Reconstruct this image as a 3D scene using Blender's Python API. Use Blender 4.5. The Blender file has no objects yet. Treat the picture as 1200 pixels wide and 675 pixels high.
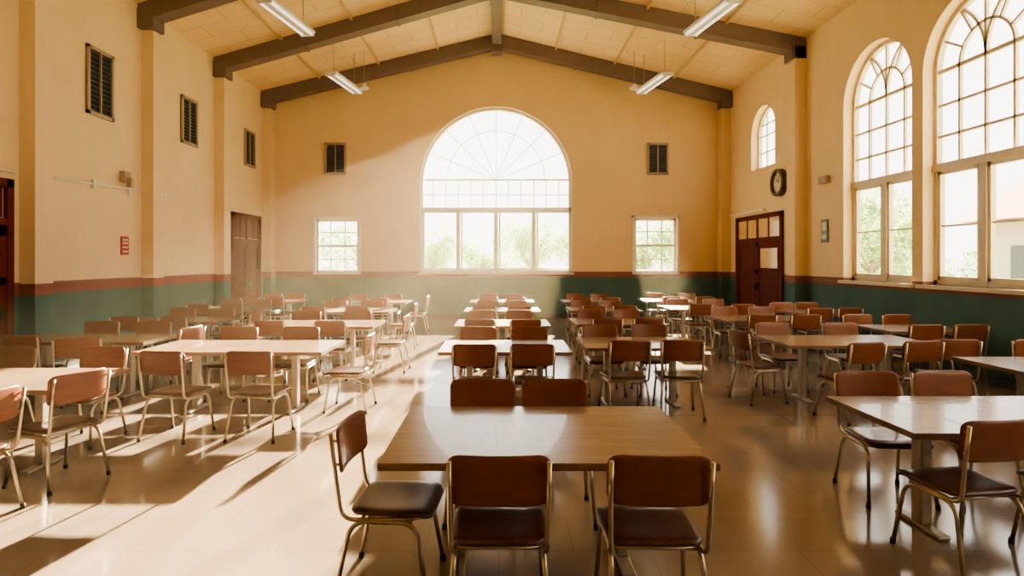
import bpy, bmesh, math, random
from mathutils import Vector, Matrix
random.seed(7)
C = bpy.context.scene.collection
XL, XR, YB, YR = -7.1, 6.95, 18.3, -5.0
EAVE, PEAK, XP = 6.8, 8.5, -0.07

# ------------------------------------------------------------------ materials
def new_mat(name):
    m = bpy.data.materials.new(name); m.use_nodes = True
    return m, m.node_tree, m.node_tree.nodes["Principled BSDF"]
def simple(name, col, rough=0.5, metal=0.0, noise=0.0, scale=8.0, spec=0.5, emit=0, coat=0):
    m, t, b = new_mat(name)
    b.inputs["Roughness"].default_value = rough
    b.inputs["Metallic"].default_value = metal
    b.inputs["Specular IOR Level"].default_value = spec
    b.inputs["Coat Weight"].default_value = coat
    b.inputs["Base Color"].default_value = (*col, 1)
    if emit:
        b.inputs["Emission Color"].default_value = (*col, 1); b.inputs["Emission Strength"].default_value = emit
    if noise:
        tc = t.nodes.new("ShaderNodeTexCoord"); n = t.nodes.new("ShaderNodeTexNoise")
        n.inputs["Scale"].default_value = scale; n.inputs["Detail"].default_value = 5
        r = t.nodes.new("ShaderNodeValToRGB")
        r.color_ramp.elements[0].position = 0.3; r.color_ramp.elements[1].position = 0.7
        r.color_ramp.elements[0].color = (*[c*(1-noise) for c in col], 1)
        r.color_ramp.elements[1].color = (*[min(1, c*(1+noise)) for c in col], 1)
        t.links.new(tc.outputs["Object"], n.inputs["Vector"]); t.links.new(n.outputs["Fac"], r.inputs["Fac"])
        t.links.new(r.outputs["Color"], b.inputs["Base Color"])
    return m
def wood(name, c1, c2, rough=0.3, stretch=(1, 14, 14), scale=2.0, coat=0.0, spec=0.5):
    m, t, b = new_mat(name)
    tc = t.nodes.new("ShaderNodeTexCoord"); mp = t.nodes.new("ShaderNodeMapping")
    mp.inputs["Scale"].default_value = stretch
    n = t.nodes.new("ShaderNodeTexNoise"); n.inputs["Scale"].default_value = scale; n.inputs["Detail"].default_value = 8
    n.inputs["Distortion"].default_value = 0.6
    r = t.nodes.new("ShaderNodeValToRGB")
    r.color_ramp.elements[0].position = 0.3; r.color_ramp.elements[1].position = 0.7
    r.color_ramp.elements[0].color = (*c1, 1); r.color_ramp.elements[1].color = (*c2, 1)
    t.links.new(tc.outputs["Object"], mp.inputs["Vector"]); t.links.new(mp.outputs["Vector"], n.inputs["Vector"])
    t.links.new(n.outputs["Fac"], r.inputs["Fac"]); t.links.new(r.outputs["Color"], b.inputs["Base Color"])
    b.inputs["Roughness"].default_value = rough; b.inputs["Coat Weight"].default_value = coat
    b.inputs["Specular IOR Level"].default_value = spec
    return m

def wall_material():
    m, t, b = new_mat("painted_plaster")
    g = t.nodes.new("ShaderNodeNewGeometry"); s = t.nodes.new("ShaderNodeSeparateXYZ")
    t.links.new(g.outputs["Position"], s.inputs[0])
    n = t.nodes.new("ShaderNodeTexNoise"); n.inputs["Scale"].default_value = 1.3; n.inputs["Detail"].default_value = 6
    t.links.new(g.outputs["Position"], n.inputs["Vector"])
    def ramp(a, c):
        r = t.nodes.new("ShaderNodeValToRGB"); r.color_ramp.elements[0].position = .35; r.color_ramp.elements[1].position = .65
        r.color_ramp.elements[0].color = (*a, 1); r.color_ramp.elements[1].color = (*c, 1)
        t.links.new(n.outputs["Fac"], r.inputs["Fac"]); return r.outputs["Color"]
    cream = ramp((.79, .615, .375), (.82, .65, .41)); green = ramp((.042, .115, .11), (.055, .135, .13)); maroon = ramp((.20, .07, .055), (.24, .09, .07))
    def gt(v):
        q = t.nodes.new("ShaderNodeMath"); q.operation = 'GREATER_THAN'; q.inputs[1].default_value = v
        t.links.new(s.outputs["Z"], q.inputs[0]); return q.outputs[0]
    def mix(f, a, c):
        x = t.nodes.new("ShaderNodeMix"); x.data_type = 'RGBA'
        t.links.new(f, x.inputs[0]); t.links.new(a, x.inputs[6]); t.links.new(c, x.inputs[7]); return x.outputs[2]
    o = mix(gt(1.23), green, maroon); o = mix(gt(1.40), o, cream)
    t.links.new(o, b.inputs["Base Color"]); b.inputs["Roughness"].default_value = .7; b.inputs["Specular IOR Level"].default_value = .3
    bp = t.nodes.new("ShaderNodeBump"); bp.inputs["Strength"].default_value = .08
    n2 = t.nodes.new("ShaderNodeTexNoise"); n2.inputs["Scale"].default_value = 30
    t.links.new(g.outputs["Position"], n2.inputs["Vector"])
    t.links.new(n2.outputs["Fac"], bp.inputs["Height"]); t.links.new(bp.outputs[0], b.inputs["Normal"])
    return m

def tile_material():
    m, t, b = new_mat("polished_floor_tiles")
    g = t.nodes.new("ShaderNodeNewGeometry")
    br = t.nodes.new("ShaderNodeTexBrick"); br.offset = 0.5
    br.inputs["Scale"].default_value = 1.0; br.inputs["Brick Width"].default_value = .9; br.inputs["Row Height"].default_value = .45
    br.inputs["Mortar Size"].default_value = .003; br.inputs["Mortar Smooth"].default_value = .3
    br.inputs["Color1"].default_value = (.25, .198, .155, 1); br.inputs["Color2"].default_value = (.27, .213, .167, 1)
    br.inputs["Mortar"].default_value = (.19, .147, .112, 1)
    t.links.new(g.outputs["Position"], br.inputs["Vector"])
    n = t.nodes.new("ShaderNodeTexNoise"); n.inputs["Scale"].default_value = 1.1; n.inputs["Detail"].default_value = 7
    t.links.new(g.outputs["Position"], n.inputs["Vector"])
    x = t.nodes.new("ShaderNodeMix"); x.data_type = 'RGBA'; x.blend_type = 'MULTIPLY'; x.inputs[0].default_value = .5
    r = t.nodes.new("ShaderNodeValToRGB"); r.color_ramp.elements[0].position = .3; r.color_ramp.elements[1].position = .7
    r.color_ramp.elements[0].color = (.8, .78, .76, 1)
    t.links.new(n.outputs["Fac"], r.inputs["Fac"])
    t.links.new(br.outputs["Color"], x.inputs[6]); t.links.new(r.outputs["Color"], x.inputs[7]); t.links.new(x.outputs[2], b.inputs["Base Color"])
    mr = t.nodes.new("ShaderNodeMapRange"); mr.inputs[3].default_value = .05; mr.inputs[4].default_value = .2
    t.links.new(n.outputs["Fac"], mr.inputs[0]); t.links.new(mr.outputs[0], b.inputs["Roughness"])
    b.inputs["Specular IOR Level"].default_value = .9
    return m

def ceiling_material():
    m, t, b = new_mat("ceiling_panels")
    g = t.nodes.new("ShaderNodeNewGeometry")
    br = t.nodes.new("ShaderNodeTexBrick"); br.offset = 0.5
    br.inputs["Scale"].default_value = 1.0; br.inputs["Brick Width"].default_value = 1.2; br.inputs["Row Height"].default_value = .6
    br.inputs["Mortar Size"].default_value = .010
    br.inputs["Color1"].default_value = (.82, .63, .36, 1); br.inputs["Color2"].default_value = (.77, .57, .31, 1)
    br.inputs["Mortar"].default_value = (.56, .41, .22, 1)
    t.links.new(g.outputs["Position"], br.inputs["Vector"]); t.links.new(br.outputs["Color"], b.inputs["Base Color"])
    b.inputs["Roughness"].default_value = .7
    return m

M_wall = wall_material(); M_floor = tile_material(); M_ceil = ceiling_material()
M_beam = simple("painted_beam", (.185, .142, .124), .6, noise=.08, scale=3, spec=.3)
M_frame = simple("window_frame_paint", (.66, .56, .41), .4, noise=.04)
M_wframe = simple("white_frame_paint", (.82, .80, .74), .4, noise=.03)
M_back = wood("brown_laminate", (.135, .037, .013), (.195, .058, .021), .38, (3, 1, 12), 2, coat=.1)
M_seat = simple("dark_brown_seat", (.075, .025, .013), .3, noise=.15, scale=6, coat=.25)
M_metal = simple("brass_toned_steel", (.52, .44, .33), .28, 1.0, noise=.06)
M_rubber = simple("black_rubber", (.03, .028, .025), .7, noise=.1)
M_top = wood("table_laminate", (.25, .17, .115), (.32, .22, .15), .25, (1.2, 10, 10), 2.0, coat=.3)
M_edge = wood("table_edge_band", (.16, .085, .05), (.21, .115, .065), .4)
M_leg = simple("grey_steel", (.42, .38, .33), .4, .7, noise=.06)
M_door = wood("mahogany_door", (.10, .018, .012), (.15, .030, .018), .8, (12, 12, 1), 2, spec=.08)
M_vent = simple("vent_slats", (.13, .145, .15), .5, .2, noise=.06)
M_dark = simple("vent_dark_interior", (.015, .018, .02), .8, noise=.1)
M_ventf = simple("vent_frame", (.40, .32, .22), .5, noise=.06)
M_glassd = simple("door_glass", (.75, .50, .22), .15, noise=.1)
M_white = simple("white_enamel", (.8, .78, .72), .35, noise=.03)
M_tube = simple("fluorescent_tube", (1, .97, .9), .3, emit=1.2)
M_red = simple("sign_red", (.45, .05, .03), .5, noise=.2, scale=20)
M_blue = simple("sign_blue_grey", (.06, .11, .16), .4, noise=.3, scale=20)
M_paper = simple("sign_paper", (.7, .65, .5), .6, noise=.08)
M_grass = simple("grass_ground", (.45, .50, .30), .9, noise=.15, scale=.6)
M_bark = simple("tree_bark", (.3, .25, .2), .9, noise=.3)
M_ext = simple("exterior_stucco", (.60, .53, .48), .8, noise=.05)
M_roof = simple("terracotta_roof", (.36, .17, .13), .8, noise=.15)
M_base = simple("baseboard_paint", (.05, .075, .07), .5, noise=.08)
def leafmat():
    m, t, b = new_mat("tree_leaves")
    oi = t.nodes.new("ShaderNodeTexCoord"); n = t.nodes.new("ShaderNodeTexNoise"); n.inputs["Scale"].default_value = 2.5
    r = t.nodes.new("ShaderNodeValToRGB"); r.color_ramp.elements[0].position = .35; r.color_ramp.elements[1].position = .65
    r.color_ramp.elements[0].color = (.26, .40, .18, 1); r.color_ramp.elements[1].color = (.50, .61, .32, 1)
    t.links.new(oi.outputs["Object"], n.inputs["Vector"]); t.links.new(n.outputs["Fac"], r.inputs["Fac"])
    d = t.nodes.new("ShaderNodeBsdfDiffuse"); tr = t.nodes.new("ShaderNodeBsdfTranslucent"); ms = t.nodes.new("ShaderNodeMixShader")
    t.links.new(r.outputs["Color"], d.inputs["Color"]); t.links.new(r.outputs["Color"], tr.inputs["Color"])
    t.links.new(d.outputs[0], ms.inputs[1]); t.links.new(tr.outputs[0], ms.inputs[2]); ms.inputs[0].default_value = .3
    t.links.new(ms.outputs[0], t.nodes["Material Output"].inputs["Surface"])
    return m
M_leaf = leafmat()

# ------------------------------------------------------------------ mesh helpers
def finish(bm, name, mats, smooth=False, loc=None, recalc=True):
    if recalc: bmesh.ops.recalc_face_normals(bm, faces=bm.faces)
    me = bpy.data.meshes.new(name); bm.to_mesh(me); bm.free()
    for m in mats: me.materials.append(m)
    if smooth:
        for p in me.polygons: p.use_smooth = True
    o = bpy.data.objects.new(name, me); C.objects.link(o)
    if loc: o.location = loc
    return o
def link_copy(o, name, loc, rz=0, scale=(1, 1, 1)):
    n = bpy.data.objects.new(name, o.data); C.objects.link(n)
    n.location = loc; n.rotation_euler = (0, 0, rz); n.scale = scale
    return n
def box(bm, a, b, mat=0, M=None, bevel=0):
    ps = [Vector((x, y, z)) for z in (a[2], b[2]) for y in (a[1], b[1]) for x in (a[0], b[0])]
    if M: ps = [M @ p for p in ps]
    v = [bm.verts.new(p) for p in ps]; fs = []
    for f in ((0, 2, 3, 1), (4, 5, 7, 6), (0, 1, 5, 4), (2, 6, 7, 3), (0, 4, 6, 2), (1, 3, 7, 5)):
        q = bm.faces.new([v[i] for i in f]); q.material_index = mat; fs.append(q)
    if bevel:
        es = list({e for f in fs for e in f.edges})
        r = bmesh.ops.bevel(bm, geom=es, offset=bevel, segments=2, affect='EDGES', profile=.5)
        for f in r['faces']: f.material_index = mat
    return v
def bar(bm, p, q, w, d0, d1, mat=0, M=None):
    """flat bar in the (u,v) plane from p to q, width w, occupying depth d0..d1"""
    p = Vector(p); q = Vector(q); t = (q-p).normalized(); n = Vector((-t.y, t.x))*w/2
    cs = [p-n, q-n, q+n, p+n]
    v = [bm.verts.new(M @ Vector((c.x, c.y, d))) for d in (d0, d1) for c in cs]
    for f in ((0, 1, 2, 3), (7, 6, 5, 4), (0, 4, 5, 1), (1, 5, 6, 2), (2, 6, 7, 3), (3, 7, 4, 0)):
        bm.faces.new([v[i] for i in f]).material_index = mat
def ring(bm, c, r0, r1, a0, a1, d0, d1, n=28, mat=0, M=None):
    prev = None
    for i in range(n+1):
        a = a0+(a1-a0)*i/n
        cur = [bm.verts.new(M @ Vector((c[0]+r*math.cos(a), c[1]+r*math.sin(a), d))) for r, d in ((r0, d0), (r1, d0), (r1, d1), (r0, d1))]
        if prev:
            for k in range(4):
                bm.faces.new([prev[k], prev[(k+1) % 4], cur[(k+1) % 4], cur[k]]).material_index = mat
        else: bm.faces.new(cur).material_index = mat
        prev = cur
    bm.faces.new(prev[::-1]).material_index = mat
def fillet(pts, rad, k=6):
    pts = [Vector(p) for p in pts]; out = [pts[0]]
    for i in range(1, len(pts)-1):
        a, b, c = pts[i-1], pts[i], pts[i+1]
        d1 = (a-b); d2 = (c-b); r = min(rad, d1.length*.49, d2.length*.49)
        s = b+d1.normalized()*r; e = b+d2.normalized()*r
        for j in range(k+1):
            t = j/k; out.append(s*(1-t)**2+b*2*t*(1-t)+e*t*t)
    out.append(pts[-1]); return out
def tube(bm, pts, r, n=8, mat=0):
    rings = []; up = None
    for i, p in enumerate(pts):
        t = (pts[min(i+1, len(pts)-1)]-pts[max(i-1, 0)]).normalized()
        if up is None: up = t.orthogonal().normalized()
        up = (up-t*up.dot(t)).normalized(); s = t.cross(up)
        rings.append([bm.verts.new(p+(up*math.cos(2*math.pi*k/n)+s*math.sin(2*math.pi*k/n))*r) for k in range(n)])
    for a, b in zip(rings, rings[1:]):
        for k in range(n):
            f = bm.faces.new([a[k], a[(k+1) % n], b[(k+1) % n], b[k]]); f.material_index = mat; f.smooth = True
    bm.faces.new(rings[0][::-1]).material_index = mat; bm.faces.new(rings[-1]).material_index = mat
def pad(bm, w, h, cr, th, fn, mat):
    """rounded rectangular pad; fn(u,v,n) -> point"""
    S = [-1, -.985, -.95, -.88, -.76, -.55, -.28, 0, .28, .55, .76, .88, .95, .985, 1]
    top = []; bot = []
    for p in S:
        u = p*w/2; ex = h/2
        k = abs(u)-(w/2-cr)
        if k > 0: ex = h/2-cr+math.sqrt(max(0, cr*cr-k*k))
        ct = []; cb = []
        for q in S:
            e = max(abs(p), abs(q)); t = th/2*max(.0, 1-e**10)**.5
            v = q*ex
            if e >= 1:
                x = bm.verts.new(fn(u, v, 0)); ct.append(x); cb.append(x)
            else:
                ct.append(bm.verts.new(fn(u, v, t))); cb.append(bm.verts.new(fn(u, v, -t)))
        top.append(ct); bot.append(cb)
    N = len(S)
    for i in range(N-1):
        for j in range(N-1):
            for g, fl in ((top, 0), (bot, 1)):
                vs = [g[i][j], g[i+1][j], g[i+1][j+1], g[i][j+1]]
                if fl: vs = vs[::-1]
                try:
                    f = bm.faces.new(vs); f.material_index = mat; f.smooth = True
                except ValueError: pass

# ------------------------------------------------------------------ room shell
def arch_pts(c, spring, sill, R, n=36):
    p = [(c-R, sill), (c+R, sill), (c+R, spring)]
    p += [(c+R*math.cos(math.pi*i/n), spring+R*math.sin(math.pi*i/n)) for i in range(1, n)]
    p += [(c-R, spring)]; return p
def rect(a, b, c, d): return [(a, b), (c, b), (c, d), (a, d)]
def wall_with_holes(name, outline, holes, thick, M, mat):
    cu = bpy.data.curves.new(name, 'CURVE'); cu.dimensions = '2D'; cu.fill_mode = 'BOTH'; cu.extrude = thick/2
    for poly in [outline]+holes:
        s = cu.splines.new('POLY'); s.points.add(len(poly)-1); s.use_cyclic_u = True
        for i, (x, y) in enumerate(poly): s.points[i].co = (x, y, 0, 1)
    tmp = bpy.data.objects.new("tmp", cu); C.objects.link(tmp)
    bpy.context.view_layer.update()
    me = bpy.data.meshes.new_from_object(tmp.evaluated_get(bpy.context.evaluated_depsgraph_get()))
    bpy.data.objects.remove(tmp); bpy.data.curves.remove(cu)
    me.name = name; me.transform(M); me.materials.clear(); me.materials.append(mat)
    o = bpy.data.objects.new(name, me); C.objects.link(o); return o
T = .3
def frameM(o, x, y, z):
    m = Matrix.Identity(4)
    for i, v in enumerate((x, y, z)):
        for k in range(3): m[k][i] = v[k]
    for k in range(3): m[k][3] = o[k]
    return m
M_B = frameM((0, YB+T/2, 0), (1, 0, 0), (0, 0, 1), (0, 1, 0))    # depth + is outwards
M_F = frameM((0, YR-T/2, 0), (1, 0, 0), (0, 0, 1), (0, -1, 0))
M_R = frameM((XR+T/2, 0, 0), (0, 1, 0), (0, 0, 1), (1, 0, 0))
M_L = frameM((XL-T/2, 0, 0), (0, 1, 0), (0, 0, 1), (-1, 0, 0))
gable = [(XL-T, 0), (XR+T, 0), (XR+T, EAVE+.05), (XP, PEAK+.1), (XL-T, EAVE+.05)]
AC, AR, ASP, ASI = -.1, 2.33, 4.13, 1.36
small = [rect(-5.63, 1.36, -4.3, 3.02), rect(4.14, 1.36, 5.45, 3.05)]
wall_with_holes("wall_back", gable, [arch_pts(AC, ASP, ASI, AR)]+small, T, M_B, M_wall)
wall_with_holes("wall_front", gable, [], T, M_F, M_wall)
side = rect(YR-T, 0, YB+T, EAVE+.15)
RW = [(11.06, 1.0, 4.8, 1.35), (8.80, 1.0, 4.8, 1.35), (6.0, .96, 4.8, 1.35), (3.6, .96, 4.8, 1.35), (.8, .96, 4.8, 1.35), (-2, .96, 4.8, 1.35)]  # openings nearer than the view's edge are unseen, added to let in fill light
SW = (15.75, .72, 5.1, 4.2)
wall_with_holes("wall_right", side, [arch_pts(c, sp, si, R) for c, R, sp, si in RW]+[arch_pts(SW[0], SW[2], SW[3], SW[1])], T, M_R, M_wall)
wall_with_holes("wall_left", side, [], T, M_L, M_wall)

bm = bmesh.new(); box(bm, (XL-T, YR-T, -.2), (XR+T, YB+T, 0)); finish(bm, "floor", [M_floor])
bm = bmesh.new()
for (xa, za), (xb, zb) in (((XL-.8, EAVE-.2), (XP, PEAK)), ((XP, PEAK), (XR+.8, EAVE-.2))):
    v = [bm.verts.new(p) for p in ((xa, YR-.6, za), (xb, YR-.6, zb), (xb, YB+.6, zb), (xa, YB+.6, za), (xa, YR-.6, za+.25), (xb, YR-.6, zb+.25), (xb, YB+.6, zb+.25), (xa, YB+.6, za+.25))]
    for f in ((0, 1, 2, 3), (7, 6, 5, 4), (0, 4, 5, 1), (1, 5, 6, 2), (2, 6, 7, 3), (3, 7, 4, 0)): bm.faces.new([v[i] for i in f])
finish(bm, "ceiling", [M_ceil])
def ceil_z(x):
    return PEAK-(PEAK-(EAVE-.2))*((XP-x)/(XP-(XL-.8)) if x < XP else (x-XP)/(XR+.8-XP))

# trusses (slightly skewed in plan, following the pilasters)
def truss(yl, yr, name):
    bm = bmesh.new(); w = .17
    Y = lambda x: yl+(yr-yl)*(x-XL)/(XR-XL)
    for xe, sgn in ((XL, -1), (XR, 1)):
        ze = ceil_z(xe); h = .36
        pts = [(xe, ze-h), (XP, PEAK-h-.02), (XP, PEAK-.0), (xe, ze)]
        v = [bm.verts.new((p[0], Y(p[0])+yy, p[1])) for yy in (-w, w) for p in pts]
        for f in ((0, 1, 2, 3), (7, 6, 5, 4), (0, 4, 5, 1), (1, 5, 6, 2), (2, 6, 7, 3), (3, 7, 4, 0)): bm.faces.new([v[i] for i in f])
        y = Y(xe)
        box(bm, (min(xe, xe-sgn*.32), y-w-.03, ze-h-.12), (max(xe, xe-sgn*.32), y+w+.03, ze-.1))   # bearing bracket
        for t in (.33, .66):
            x = xe+(XP-xe)*t; z = ceil_z(x); y = Y(x)
            box(bm, (x-.03, y-w-.02, z-h-.03), (x+.03, y+w+.02, z-.05))
    y = Y(XP)
    box(bm, (XP-.16, y-w-.04, PEAK-.55), (XP+.16, y+w+.04, PEAK-.05))
    return finish(bm, name, [M_beam])
for i, (a, b) in enumerate(((17.95, 17.95), (15.0, 13.7), (11.9, 10.2), (8.8, 7.2), (5.6, 4.4), (2.3, 1.4), (-1.5, -2.5))): truss(a, b, "trim_%d" % (i+1))
bm = bmesh.new(); box(bm, (XP-.14, YR, PEAK-.34), (XP+.14, YB, PEAK-.04)); finish(bm, "trim_8", [M_beam])
bm = bmesh.new()
for xe in (XL, XR):
    for t in (.25, .5, .75):
        x = xe+(XP-xe)*t; z = ceil_z(x)
        box(bm, (x-.03, YR, z-.07), (x+.03, YB, z+.0))
finish(bm, "trim_9", [simple("purlin_paint", (.60, .44, .24), .6, noise=.06)])
# pilasters
k = 10
for y in (8.83, 11.85, 14.9, 17.95, 5.5, 2.2):
    bm = bmesh.new(); box(bm, (XL-.02, y, 0), (XL+.24, y+.36, ceil_z(XL)-.3 if y in (14.9, 17.95) else ceil_z(XL))); finish(bm, "trim_%d" % k, [M_wall]); k += 1
for y in (13.5, 17.95):
    bm = bmesh.new(); box(bm, (XR-.27, y, 0), (XR+.02, y+.38, ceil_z(XR)-.2)); finish(bm, "trim_%d" % k, [M_wall]); k += 1
# baseboards
for nm, a, b in (("baseboard_left", (XL, YR, 0), (XL+.02, YB, .12)), ("baseboard_right", (XR-.02, YR, 0), (XR, YB, .12)),
                 ("baseboard_back", (XL, YB-.02, 0), (XR, YB, .12)), ("baseboard_front", (XL, YR, 0), (XR, YR+.02, .12))):
    bm = bmesh.new(); box(bm, a, b); finish(bm, nm, [M_base])
for nm, a, b in (("trim_30", (XL, YR, 1.39), (XL+.018, YB, 1.42)), ("trim_31", (XR-.018, YR, 1.30), (XR, YB, 1.33)),
                 ("trim_32", (XL, YB-.018, 1.30), (XR, YB, 1.33))):
    bm = bmesh.new(); box(bm, a, b); finish(bm, nm, [simple("maroon_rail_"+nm, (.23, .085, .065), .5, noise=.05)])

# ------------------------------------------------------------------ windows
def arch_window_big(name, M):
    bm = bmesh.new(); d0, d1 = -.03, .09; c, R, sp, si = AC, AR, ASP, ASI
    ring(bm, (c, sp), R-.09, R, 0, math.pi, d0-.02, d1, 40, 0, M)
    for x in (c-R+.045, c+R-.045): bar(bm, (x, si), (x, sp), .09, d0-.02, d1, 0, M)
    bar(bm, (c-R, si+.05), (c+R, si+.05), .10, d0-.02, d1, 0, M)
    zt = 3.32
    bar(bm, (c-R, zt), (c+R, zt), .11, d0-.02, d1, 0, M)
    for t in (-.5, 0, .5): bar(bm, (c+t*R, si), (c+t*R, zt), .12, d0-.01, d1, 0, M)
    for i in range(4):
        a = c-R+.06+i*(R/2); b = a+R/2-.02
        for x in (a+.05, b-.07): bar(bm, (x, si+.1), (x, zt-.05), .05, d0+.01, d1-.02, 0, M)
        for z in (si+.13, zt-.08): bar(bm, (a, z), (b, z), .05, d0+.01, d1-.02, 0, M)
    bar(bm, (c-R, sp+.1), (c+R, sp+.1), .045, d0, d1-.02, 0, M)
    for j in range(1, 12): bar(bm, (c-R+j*R/6, zt), (c-R+j*R/6, sp+.1), .022, 0, .04, 0, M)
    for z in (zt+.45,): bar(bm, (c-R, z), (c+R, z), .022, 0, .04, 0, M)
    ring(bm, (c, sp+.1), 1.5, 1.518, 0.03, math.pi-.03, 0, .03, 30, 0, M)
    for j in range(1, 8):
        a = math.pi*j/8; bar(bm, (c+.05*math.cos(a), sp+.1+.05*math.sin(a)), (c+(R-.14)*math.cos(a), sp+.1+(R-.14)*math.sin(a)), .018, 0, .03, 0, M)
    bar(bm, (c-R-.06, si-.02), (c+R+.06, si-.02), .05, -.21, .12, 0, M)
    return finish(bm, name, [M_wframe])
def small_window(name, a, b, lo, hi, M, nc=3, nr=4):
    bm = bmesh.new(); d0, d1 = -.06, .06
    for x in (a+.04, b-.04): bar(bm, (x, lo), (x, hi), .08, d0, d1, 0, M)
    for z in (lo+.04, hi-.04): bar(bm, (a, z), (b, z), .08, d0, d1, 0, M)
    for i in range(1, nc): bar(bm, (a+(b-a)*i/nc, lo), (a+(b-a)*i/nc, hi), .035, -.02, .03, 0, M)
    for i in range(1, nr): bar(bm, (a, lo+(hi-lo)*i/nr), (b, lo+(hi-lo)*i/nr), .07 if i == nr//2 else .03, -.02, .03, 0, M)
    bar(bm, (a-.05, lo-.02), (b+.05, lo-.02), .05, -.2, .1, 0, M)
    for x in (a-.035, b+.035): bar(bm, (x, lo), (x, hi+.07), .07, -.175, -.15, 0, M)
    bar(bm, (a-.07, hi+.035), (b+.07, hi+.035), .07, -.175, -.15, 0, M)
    return finish(bm, name, [M_wframe])
def side_window(name, c, R, sp, si, M):
    bm = bmesh.new(); d0, d1 = .03, .13
    ring(bm, (c, sp), R-.07, R, 0, math.pi, d0, d1, 32, 0, M)
    for x in (c-R+.035, c+R-.035): bar(bm, (x, si), (x, sp), .07, d0, d1, 0, M)
    bar(bm, (c-R, si+.04), (c+R, si+.04), .08, d0, d1, 0, M)
    zt = 3.25
    bar(bm, (c-R, zt), (c+R, zt), .12, d0-.03, d1, 0, M)
    bar(bm, (c, si), (c, zt), .13, d0-.01, d1, 0, M)
    for s in (-1, 1):
        a, b = sorted((c+s*.065, c+s*(R-.07)))
        for x in (a+.03, b-.03): bar(bm, (x, si+.08), (x, zt-.06), .06, d0+.01, d1-.01, 0, M)
        for z in (si+.11, zt-.09): bar(bm, (a, z), (b, z), .06, d0+.01, d1-.01, 0, M)
        bar(bm, (a, si+.95), (b, si+.95), .03, .06, .1, 0, M)
    n = 4
    for i in range(1, n):
        x = c-R+2*R*i/n; bar(bm, (x, zt), (x, sp), .04, .06, .11, 0, M)
    for z in (zt+.5, zt+1.0, sp): bar(bm, (c-R, z), (c+R, z), .04 if z < sp else .06, .06, .11, 0, M)
    rr = R*1.0
    for cx, a0, a1 in ((c-R, 0, math.pi*.36), (c+R, math.pi*.64, math.pi), ):
        ring(bm, (cx, sp), rr-.022, rr+.022, a0, a1, .06, .11, 18, 0, M)
    ring(bm, (c, sp), R*.48, R*.48+.04, 0, math.pi, .06, .11, 20, 0, M)
    for j in (1, 2, 4, 5):
        a = math.pi*j/6; bar(bm, (c+R*.5*math.cos(a), sp+R*.5*math.sin(a)), (c+(R-.05)*math.cos(a), sp+(R-.05)*math.sin(a)), .035, .06, .11, 0, M)
    bar(bm, (c, sp), (c, sp+R-.04), .04, .06, .11, 0, M)
    bar(bm, (c-R-.08, si-.03), (c+R+.08, si-.03), .06, -.22, .13, 0, M)
    return finish(bm, name, [M_frame])
arch_window_big("window_1", M_B)
small_window("window_2", -5.63, -4.3, 1.36, 3.02, M_B); small_window("window_3", 4.14, 5.45, 1.36, 3.05, M_B)
for i, (c, R, sp, si) in enumerate(RW): side_window("window_%d" % (4+i), c, R, sp, si, M_R)
bm = bmesh.new(); c, R, sp, si = SW[0], SW[1], SW[2], SW[3]
ring(bm, (c, sp), R-.06, R, 0, math.pi, .03, .13, 28, 0, M_R)
for x in (c-R+.03, c+R-.03): bar(bm, (x, si), (x, sp), .06, .03, .13, 0, M_R)
bar(bm, (c-R, si+.03), (c+R, si+.03), .06, .03, .13, 0, M_R)
for x in (c-R/3, c+R/3): bar(bm, (x, si), (x, sp+.62), .03, .06, .1, 0, M_R)
for z in (si+.45, sp, sp+.3): bar(bm, (c-R+.05, z), (c+R-.05, z), .03, .06, .1, 0, M_R)
finish(bm, "window_10", [M_frame])

# ------------------------------------------------------------------ vents
def vent(name, M, a, b, lo, hi, louvre=True):
    bm = bmesh.new(); s = -T/2
    for x in (a+.03, b-.03): bar(bm, (x, lo), (x, hi), .06, s-.05, s, 0, M)
    for z in (lo+.03, hi-.03): bar(bm, (a, z), (b, z), .06, s-.05, s, 0, M)
    bar(bm, ((a+b)/2, lo), ((a+b)/2, hi), .03, s-.045, s, 0, M)
    bar(bm, (a, (lo+hi)/2), (b, (lo+hi)/2), (hi-lo)-.02, s-.012, s, 2, M)
    n = 13
    for i in range(n):
        z = lo+.09+(hi-lo-.18)*i/(n-1)
        v = [bm.verts.new(M @ Vector(p)) for p in ((a+.05, z-.02, s-.038), (b-.05, z-.02, s-.038), (b-.05, z+.012, s-.014), (a+.05, z+.012, s-.014))]
        bm.faces.new(v).material_index = 1
    finish(bm, name, [M_ventf, M_vent, M_dark], recalc=False)
for (a, b, lo, hi) in ((10.25, 10.95, 4.28, 5.48), (13.3, 14.0, 4.38, 5.45), (16.6, 17.3, 4.4, 5.42)): vent("air_vent", M_L, a, b, lo, hi)
for (a, b) in ((-5.34, -4.69), (4.53, 5.18)): vent("air_vent", M_B, a, b, 4.37, 5.34)

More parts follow.
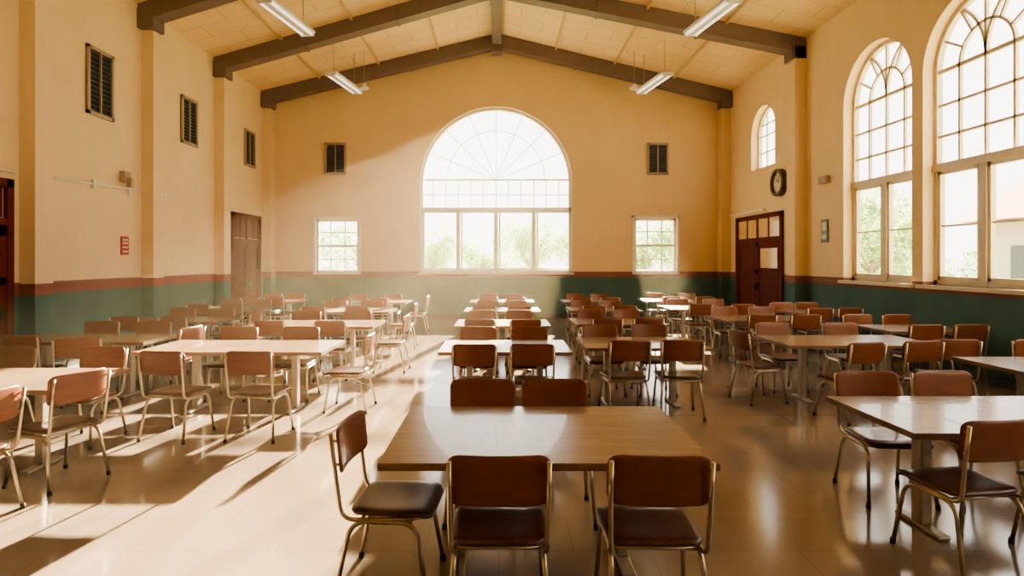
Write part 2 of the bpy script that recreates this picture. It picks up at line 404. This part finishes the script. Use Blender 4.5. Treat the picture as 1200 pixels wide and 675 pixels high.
# ------------------------------------------------------------------ doors
def door(name, M, a, b, top, glass=False):
    bm = bmesh.new(); s = -T/2-.003; m = (a+b)/2; th = 2.3
    for x in (a-.06, b+.06): bar(bm, (x, 0), (x, top+.12), .12, s-.06, s, 0, M)
    bar(bm, (a-.12, top+.06), (b+.12, top+.06), .12, s-.06, s, 0, M)
    bar(bm, (a, th), (b, th), .1, s-.055, s, 0, M)
    for x0, x1 in ((a, m-.005), (m+.005, b)):
        w = x1-x0
        bar(bm, ((x0+x1)/2, .01), ((x0+x1)/2, th-.05), w, s-.02, s-.001, 0, M)
        for x in (x0+.06, x1-.06): bar(bm, (x, .01), (x, th-.05), .12, s-.04, s-.015, 0, M)
        for z in (.12, 1.0, 1.45, th-.12): bar(bm, (x0, z), (x1, z), .16 if z != 1.45 else .1, s-.04, s-.015, 0, M)
        for z0, z1 in ((.28, .88), (1.12, 1.36)): bar(bm, ((x0+x1)/2, z0), ((x0+x1)/2, z1), w-.34, s-.03, s-.018, 0, M)
        bar(bm, ((x0+x1)/2, 1.55), ((x0+x1)/2, th-.24), w-.34, s-.03, s-.018, 1 if (glass and x0 == a) else 0, M)
        bar(bm, ((x0+x1)/2, th+.06), ((x0+x1)/2, top), w-.08, s-.02, s-.005, 1 if glass else 0, M)
        bar(bm, ((x0+x1)/2, th+.05), ((x0+x1)/2, top), .04, s-.04, s-.01, 0, M)
    bar(bm, (m, th), (m, top), .06, s-.05, s, 0, M)
    for dx in (-.08, .08): bar(bm, (m+dx, .95), (m+dx, 1.15), .025, s-.09, s-.04, 2, M)
    finish(bm, name, [M_door, M_glassd, M_metal])
door("door_1", M_L, 15.9, 17.55, 2.92); door("door_2", M_L, 7.0, 8.55, 2.8); door("door_3", M_R, 14.7, 17.3, 2.85, True)

# ------------------------------------------------------------------ wall fittings
bm = bmesh.new(); tube(bm, [Vector((XL+.05, 3, 3.03)), Vector((XL+.05, 8.7, 3.03))], .018); tube(bm, [Vector((XL+.05, 9.3, 3.05)), Vector((XL+.05, 11.8, 3.12))], .018)
tube(bm, [Vector((XL+.05, 12.25, 3.12)), Vector((XL+.05, 12.9, 3.13))], .018)
for y in (5, 7, 9.4, 10.4, 11.4, 12.6): box(bm, (XL, y-.02, 3.0), (XL+.06, y+.02, 3.16))
finish(bm, "wall_conduit_pipe", [M_wframe])
bm = bmesh.new(); box(bm, (XL, 11.15, 3.22), (XL+.12, 11.35, 3.42), bevel=.02); box(bm, (XL+.1, 11.2, 3.12), (XL+.2, 11.3, 3.3), bevel=.02)
finish(bm, "emergency_wall_light", [M_ventf])
bm = bmesh.new(); box(bm, (XL, 11.2, 1.85), (XL+.02, 11.42, 2.2)); 
for z in (1.9, 1.98, 2.06, 2.12): box(bm, (XL+.02, 11.23, z), (XL+.024, 11.39, z+.03), 1)
finish(bm, "fire_notice_sign", [M_red, M_paper])
bm = bmesh.new(); box(bm, (XR-.03, 12.6, 2.13), (XR, 12.85, 2.62)); box(bm, (XR-.034, 12.64, 2.38), (XR-.03, 12.81, 2.56), 1); box(bm, (XR-.034, 12.64, 2.2), (XR-.03, 12.81, 2.3), 1)
finish(bm, "wall_notice_sign", [M_blue, M_paper])
bm = bmesh.new(); box(bm, (XR-.1, 12.55, 3.38), (XR, 12.85, 3.54), bevel=.015); finish(bm, "thermostat_box", [M_ventf])
bm = bmesh.new(); box(bm, (XR-.06, 15.6, 3.05), (XR, 17.9, 3.1)); finish(bm, "cable_trunking", [M_wframe])
cc = frameM((XR-.02, 14.7, 3.66), (0, 1, 0), (0, 0, 1), (-1, 0, 0))
bm = bmesh.new(); ring(bm, (0, 0), .26, .34, 0, 2*math.pi, -.02, .12, 40, 0, cc); ring(bm, (0, 0), .0001, .27, 0, 2*math.pi, -.01, .06, 40, 1, cc)
for i in range(12):
    a = i*math.pi/6; bar(bm, (.2*math.cos(a), .2*math.sin(a)), (.24*math.cos(a), .24*math.sin(a)), .015, .06, .065, 0, cc)
bar(bm, (0, 0), (.1, .1), .02, .06, .07, 0, cc); bar(bm, (0, 0), (-.05, .19), .014, .06, .07, 0, cc)
finish(bm, "wall_clock", [simple("clock_rim", (.08, .05, .035), .35, noise=.1), M_paper])

# ------------------------------------------------------------------ ceiling lights
def light_fixture(x0, y0, x1, y1, z):
    bm = bmesh.new(); L = math.hypot(x1-x0, y1-y0)
    box(bm, (-.17, -L/2, 0), (.17, L/2, .06), 0, bevel=.01)
    box(bm, (-.05, -L/2+.02, -.03), (.05, L/2-.02, .0), 0)
    for x in (-.105, .105): tube(bm, [Vector((x, -L/2+.04, -.025)), Vector((x, L/2-.04, -.025))], .02, 8, 1)
    for y in (-L/2+.02, L/2-.02): box(bm, (-.15, y-.015, -.05), (.15, y+.015, 0), 0)
    h = ceil_z((x0+x1)/2)-z
    for y in (-L/2+.2, L/2-.2): tube(bm, [Vector((0, y, .05)), Vector((0, y, h+.03))], .008, 6, 2)
    o = finish(bm, "fluorescent_ceiling_light", [M_white, M_tube, M_leg])
    o.location = ((x0+x1)/2, (y0+y1)/2, z); o.rotation_euler = (0, 0, -math.atan2(x1-x0, y1-y0))
for s in (-1, 1):
    light_fixture(s*4.3, 10.9, s*4.02, 12.55, 6.5); light_fixture(s*4.3, 15.2, s*4.02, 16.9, 6.5)
for x in (-3.75, 3.75):
    bm = bmesh.new(); tube(bm, [Vector((x, 16.6, 6.62)), Vector((x, 16.6, ceil_z(x)+.02))], .008, 6, 0)
    ring(bm, (x, 16.6), .001, .12, 0, 2*math.pi, 6.5, 6.56, 20, 1, Matrix.Identity(4)); ring(bm, (x, 16.6), .001, .05, 0, 2*math.pi, 6.56, 6.66, 16, 1, Matrix.Identity(4))
    finish(bm, "pendant_lamp", [M_leg, M_white])

# ------------------------------------------------------------------ chair
bm = bmesh.new()
def backf(u, v, n):
    y = -.262-.16*(v+.11)*.6+.028*((u/.23)**2)-.0
    return Vector((u, y+n, .765+v))
pad(bm, .475, .235, .055, .024, backf, 0)
def seatf(u, v, n):
    z = .452-.012*(1-(u/.22)**2)*(1-(v/.22)**2)
    if v > .12: z -= (v-.12)**2*2.2
    return Vector((u*(1-.06*(v < 0)*abs(v)/.22), v+.015, z+n))
pad(bm, .46, .44, .075, .04, seatf, 1)
for s in (-1, 1):
    tube(bm, fillet([(s*.222, -.292, .86), (s*.222, -.262, .62), (s*.215, -.235, .415), (s*.19, .10, .418), (s*.17, .16, .42)], .07), .0115, 8, 2)
    tube(bm, fillet([(s*.235, -.27, .012), (s*.205, -.19, .405), (s*.205, .15, .405), (s*.232, .215, .012)], .09, 7), .0125, 8, 2)
    for y in (-.27, .215):
        tube(bm, [Vector((s*.235, y, 0)), Vector((s*.234, y*.985, .035))], .017, 8, 3)
    for z in (.70, .82):
        tube(bm, [Vector((s*.222, -.285+.02*(z < .75), z)), Vector((s*.215, -.245, z))], .008, 6, 2)
for y in (-.14, .12): tube(bm, [Vector((-.205, y, .408)), Vector((.205, y, .408))], .010, 8, 2)
chair = finish(bm, "chair_master", [M_back, M_seat, M_metal, M_rubber]); chair_me = chair.data
bpy.data.objects.remove(chair); chair_me.name = "dining_chair"
def put_chair(x, y, deg, jit=True):
    if jit: x += random.uniform(-.025, .025); y += random.uniform(-.03, .03); deg += random.uniform(-4, 4)
    o = bpy.data.objects.new("dining_chair", chair_me); C.objects.link(o)
    o.location = (x, y, 0); o.rotation_euler = (0, 0, math.radians(deg))

# ------------------------------------------------------------------ tables
def put_table(x0, x1, y0, y1):
    bm = bmesh.new(); w = (x1-x0); d = y1-y0
    box(bm, (-w/2, -d/2, .712), (w/2, d/2, .744), 1)
    box(bm, (-w/2+.001, -d/2+.001, .744), (w/2-.001, d/2-.001, .75), 0)
    for s in (-1, 1):
        x = s*.28*w
        box(bm, (x-.035, -.05, .03), (x+.035, .05, .70), 2, bevel=.008)
        box(bm, (x-.04, -d*.22, .0), (x+.04, d*.22, .03), 2, bevel=.01)
        box(bm, (x-.03, -d*.38, .685), (x+.03, d*.38, .712), 2)
    box(bm, (-.28*w, -.02, .66), (.28*w, .02, .70), 2)
    o = finish(bm, "dining_table", [M_top, M_edge, M_leg]); o.location = ((x0+x1)/2, (y0+y1)/2, 0)
def group(x0, x1, y0, y1, front=True, back=True, gf=0., gb=0., n=2, sides=(), off=None):
    put_table(x0, x1, y0, y1); c = (x0+x1)/2; w = x1-x0
    off = off if off else w*.215
    for s in (-1, 1):
        if front: put_chair(c+s*off, y0-.02-gf, 0)
        if back: put_chair(c+s*off, y1+.06+gb, 180)
    for s in sides: put_chair(c+s*(w/2+.18), (y0+y1)/2, 90*s)
put_table(-.60, 1.09, 2.94, 4.09)
put_chair(0.0, 2.93, 0, False); put_chair(.73, 2.93, -2, False)
put_chair(-.12, 4.10, 180, False); put_chair(.40, 4.10, 179, False)
put_chair(-.56, 3.27, -94, False)
for (a, b, y) in ((-.67, .80, 6.5), (-.69, .79, 9.1), (-.70, .82, 11.7), (-.72, .85, 14.3)): group(a, b, y, y+1.0, off=.32)
for (a, b, y) in ((1.0, 2.43, 6.8), (1.2, 2.65, 9.3), (1.42, 2.85, 11.8), (1.55, 3.0, 14.3)): group(a, b, y, y+1.0, off=.32)
put_table(2.40, 4.1, 3.45, 4.40)
put_chair(2.70, 3.52, 8, False); put_chair(3.42, 3.5, 4, False); put_chair(2.86, 4.42, 176, False); put_chair(3.48, 4.42, 183, False)
put_table(3.4, 5.25, 7.0, 8.0)
put_chair(3.84, 6.6, 14, False); put_chair(4.55, 6.72, 8, False); put_chair(5.1, 6.85, -10, False); put_chair(3.85, 8.07, 180); put_chair(4.75, 8.07, 180); put_chair(3.25, 7.45, -80, False)
put_table(4.7, 6.3, 5.3, 6.2); put_chair(5.9, 6.3, 180)
group(5.5, 6.7, 8.4, 9.3, off=.3)
group(3.75, 5.4, 9.9, 10.9); group(3.5, 5.4, 12.2, 13.2); group(3.6, 5.5, 14.6, 15.6)
group(5.65, 6.6, 11.2, 12.1, off=.27) 
put_table(-5.5, -3.42, 4.6, 5.55)
put_chair(-3.52, 4.74, 72, False); put_chair(-3.66, 4.02, 82, False); put_chair(-4.0, 5.75, 176, False); put_chair(-4.9, 5.75, 180, False)
put_table(-4.0, -1.93, 6.5, 7.5)
put_chair(-3.2, 5.98, -8, False); put_chair(-2.38, 5.98, -3, False); put_chair(-3.4, 7.58, 183, False); put_chair(-2.6, 7.58, 180, False); put_chair(-1.78, 7.05, 88, False)
put_table(-6.3, -4.35, 7.3, 8.2); put_chair(-4.85, 6.95, 25, False); put_chair(-5.6, 7.2, 0); put_chair(-4.9, 8.27, 180); put_chair(-5.7, 8.27, 180); put_chair(-4.3, 7.85, 80)
group(-3.85, -1.9, 9.0, 10.0, sides=(1,), gf=.1); group(-6.3, -4.6, 9.7, 10.6, sides=(1,), gf=.1)
group(-4.1, -2.15, 11.6, 12.6, sides=(1,)); group(-6.4, -4.9, 12.1, 13.0)
group(-4.2, -2.2, 14.1, 15.1, sides=(1,)); group(-6.3, -4.9, 14.4, 15.3)

# ------------------------------------------------------------------ outside
bm = bmesh.new(); box(bm, (-60, -40, -.5), (60, 90, -.25)); finish(bm, "ground_lawn", [M_grass])
def tree_mesh(seed, H):
    rnd = random.Random(seed); bm = bmesh.new()
    tube(bm, [Vector((0, 0, -.3)), Vector((.05, .02, H*.3)), Vector((-.03, .05, H*.6))], .12, 8, 1)
    for i in range(5):
        a = i*1.3; tube(bm, [Vector((0, 0, H*.35)), Vector((math.cos(a)*.9, math.sin(a)*.9, H*.65))], .05, 6, 1)
    for b in range(18):
        a = rnd.uniform(0, 6.28); r = rnd.uniform(0, 1.3); z = rnd.uniform(.14, .84)*H; R = rnd.uniform(.5, .85)*(1.15-.4*z/H)
        c = Vector((math.cos(a)*r, math.sin(a)*r, z))
        for k in range(230):
            d = Vector((rnd.gauss(0, 1), rnd.gauss(0, 1), rnd.gauss(0, 1))).normalized()
            p = c+d*R*rnd.uniform(.6, 1); u = Vector((rnd.gauss(0, 1), rnd.gauss(0, 1), rnd.gauss(0, 1))).normalized(); v = u.orthogonal().normalized(); s = rnd.uniform(.05, .11)
            vs = [bm.verts.new(p+q) for q in (-u*s, v*s*.5, u*s, -v*s*.5)]
            bm.faces.new(vs).material_index = 0
    return finish(bm, "tree", [M_leaf, M_bark], recalc=False)
t1 = tree_mesh(1, 4.0); t1.location = (-3.2, 28, -.25); t2 = tree_mesh(5, 4.3); t2.location = (1.6, 29.5, -.25)
for i, (x, y, s) in enumerate(((-6.5, 30, 1.), (-9.3, 28, 1.1), (-.9, 35, .9), (4.0, 28, .95), (7.2, 30, 1.05), (9.8, 31, 1.1), (-12, 33, 1.2), (13, 33, 1.2),
                          (12.5, 16.8, .62), (14, 22.5, .95), (17, 27, 1.2), (20, 32, 1.5))):
    link_copy((t1, t2)[i % 2], "tree", (x, y, -.25), i*1.1, (s*1.1, s*1.1, s))
bm = bmesh.new(); box(bm, (15.8, 12, -.3), (23, 19.5, 3.0), 0)
v = [bm.verts.new(p) for p in ((15.2, 11.5, 3.0), (23.6, 11.5, 3.0), (23.6, 20, 3.0), (15.2, 20, 3.0), (19.4, 11.5, 5.4), (19.4, 20, 5.4))]
for f in ((0, 4, 5, 3), (1, 2, 5, 4), (0, 1, 4), (3, 5, 2), (0, 3, 2, 1)): bm.faces.new([v[i] for i in f]).material_index = 1
for y in (13, 15.2, 17.4): box(bm, (15.75, y, .8), (15.8, y+1, 2.2), 2)
finish(bm, "neighbour_building", [M_ext, M_roof, M_vent])

# ------------------------------------------------------------------ hazy air inside the hall
hm = bpy.data.materials.new("dusty_air"); hm.use_nodes = True; nt = hm.node_tree; nt.nodes.clear()
out = nt.nodes.new("ShaderNodeOutputMaterial"); vs = nt.nodes.new("ShaderNodeVolumeScatter")
vs.inputs["Color"].default_value = (1, .88, .68, 1); vs.inputs["Density"].default_value = .0022; vs.inputs["Anisotropy"].default_value = .5
nt.links.new(vs.outputs[0], out.inputs["Volume"])
bm = bmesh.new(); box(bm, (XL+.3, YR+.3, .02), (XR-.3, YB-.02, 6.4)); finish(bm, "air_haze", [hm])

# ------------------------------------------------------------------ light
w = bpy.data.worlds.new("World"); bpy.context.scene.world = w; w.use_nodes = True
bg = w.node_tree.nodes["Background"]; bg.inputs[0].default_value = (1.0, .96, .88, 1); bg.inputs[1].default_value = 5.0
sun = bpy.data.lights.new("sun", 'SUN'); sun.energy = 120; sun.color = (1, .80, .50); sun.angle = math.radians(.8)
so = bpy.data.objects.new("sun", sun); C.objects.link(so); so.location = (8, 40, 20)
so.rotation_euler = Vector((-.185, -1, -.335)).to_track_quat('-Z', 'Y').to_euler()
def portal(M, u, v, su, sv):
    l = bpy.data.lights.new("window_portal", 'AREA'); l.shape = 'RECTANGLE'; l.size = su; l.size_y = sv; l.cycles.is_portal = True
    o = bpy.data.objects.new("window_portal", l); C.objects.link(o)
    p = M @ Vector((u, v, .16)); o.location = p
    n = -(M.to_3x3() @ Vector((0, 0, 1))); o.rotation_euler = n.to_track_quat('-Z', 'Y').to_euler()
portal(M_B, AC, 3.9, 4.7, 5.2); portal(M_B, -4.97, 2.2, 1.4, 1.75); portal(M_B, 4.8, 2.2, 1.4, 1.75)
for c, R, sp, si in RW: portal(M_R, c, 3.55, 2.0, 4.5)
portal(M_R, SW[0], 5, 1.5, 1.7)
try:
    bpy.context.scene.view_settings.look = 'AgX - Medium High Contrast'
    bpy.context.scene.view_settings.exposure = -.12
except Exception as e: print(e)

# ------------------------------------------------------------------ camera
cam = bpy.data.cameras.new("camera"); co = bpy.data.objects.new("camera", cam); C.objects.link(co)
co.location = (0, 0, 1.75); co.rotation_euler = (math.pi/2, 0, 0)
cam.sensor_width = 36; cam.lens = 21; cam.shift_x = 15/1200; cam.shift_y = -32.5/1200; cam.clip_end = 300
bpy.context.scene.camera = co
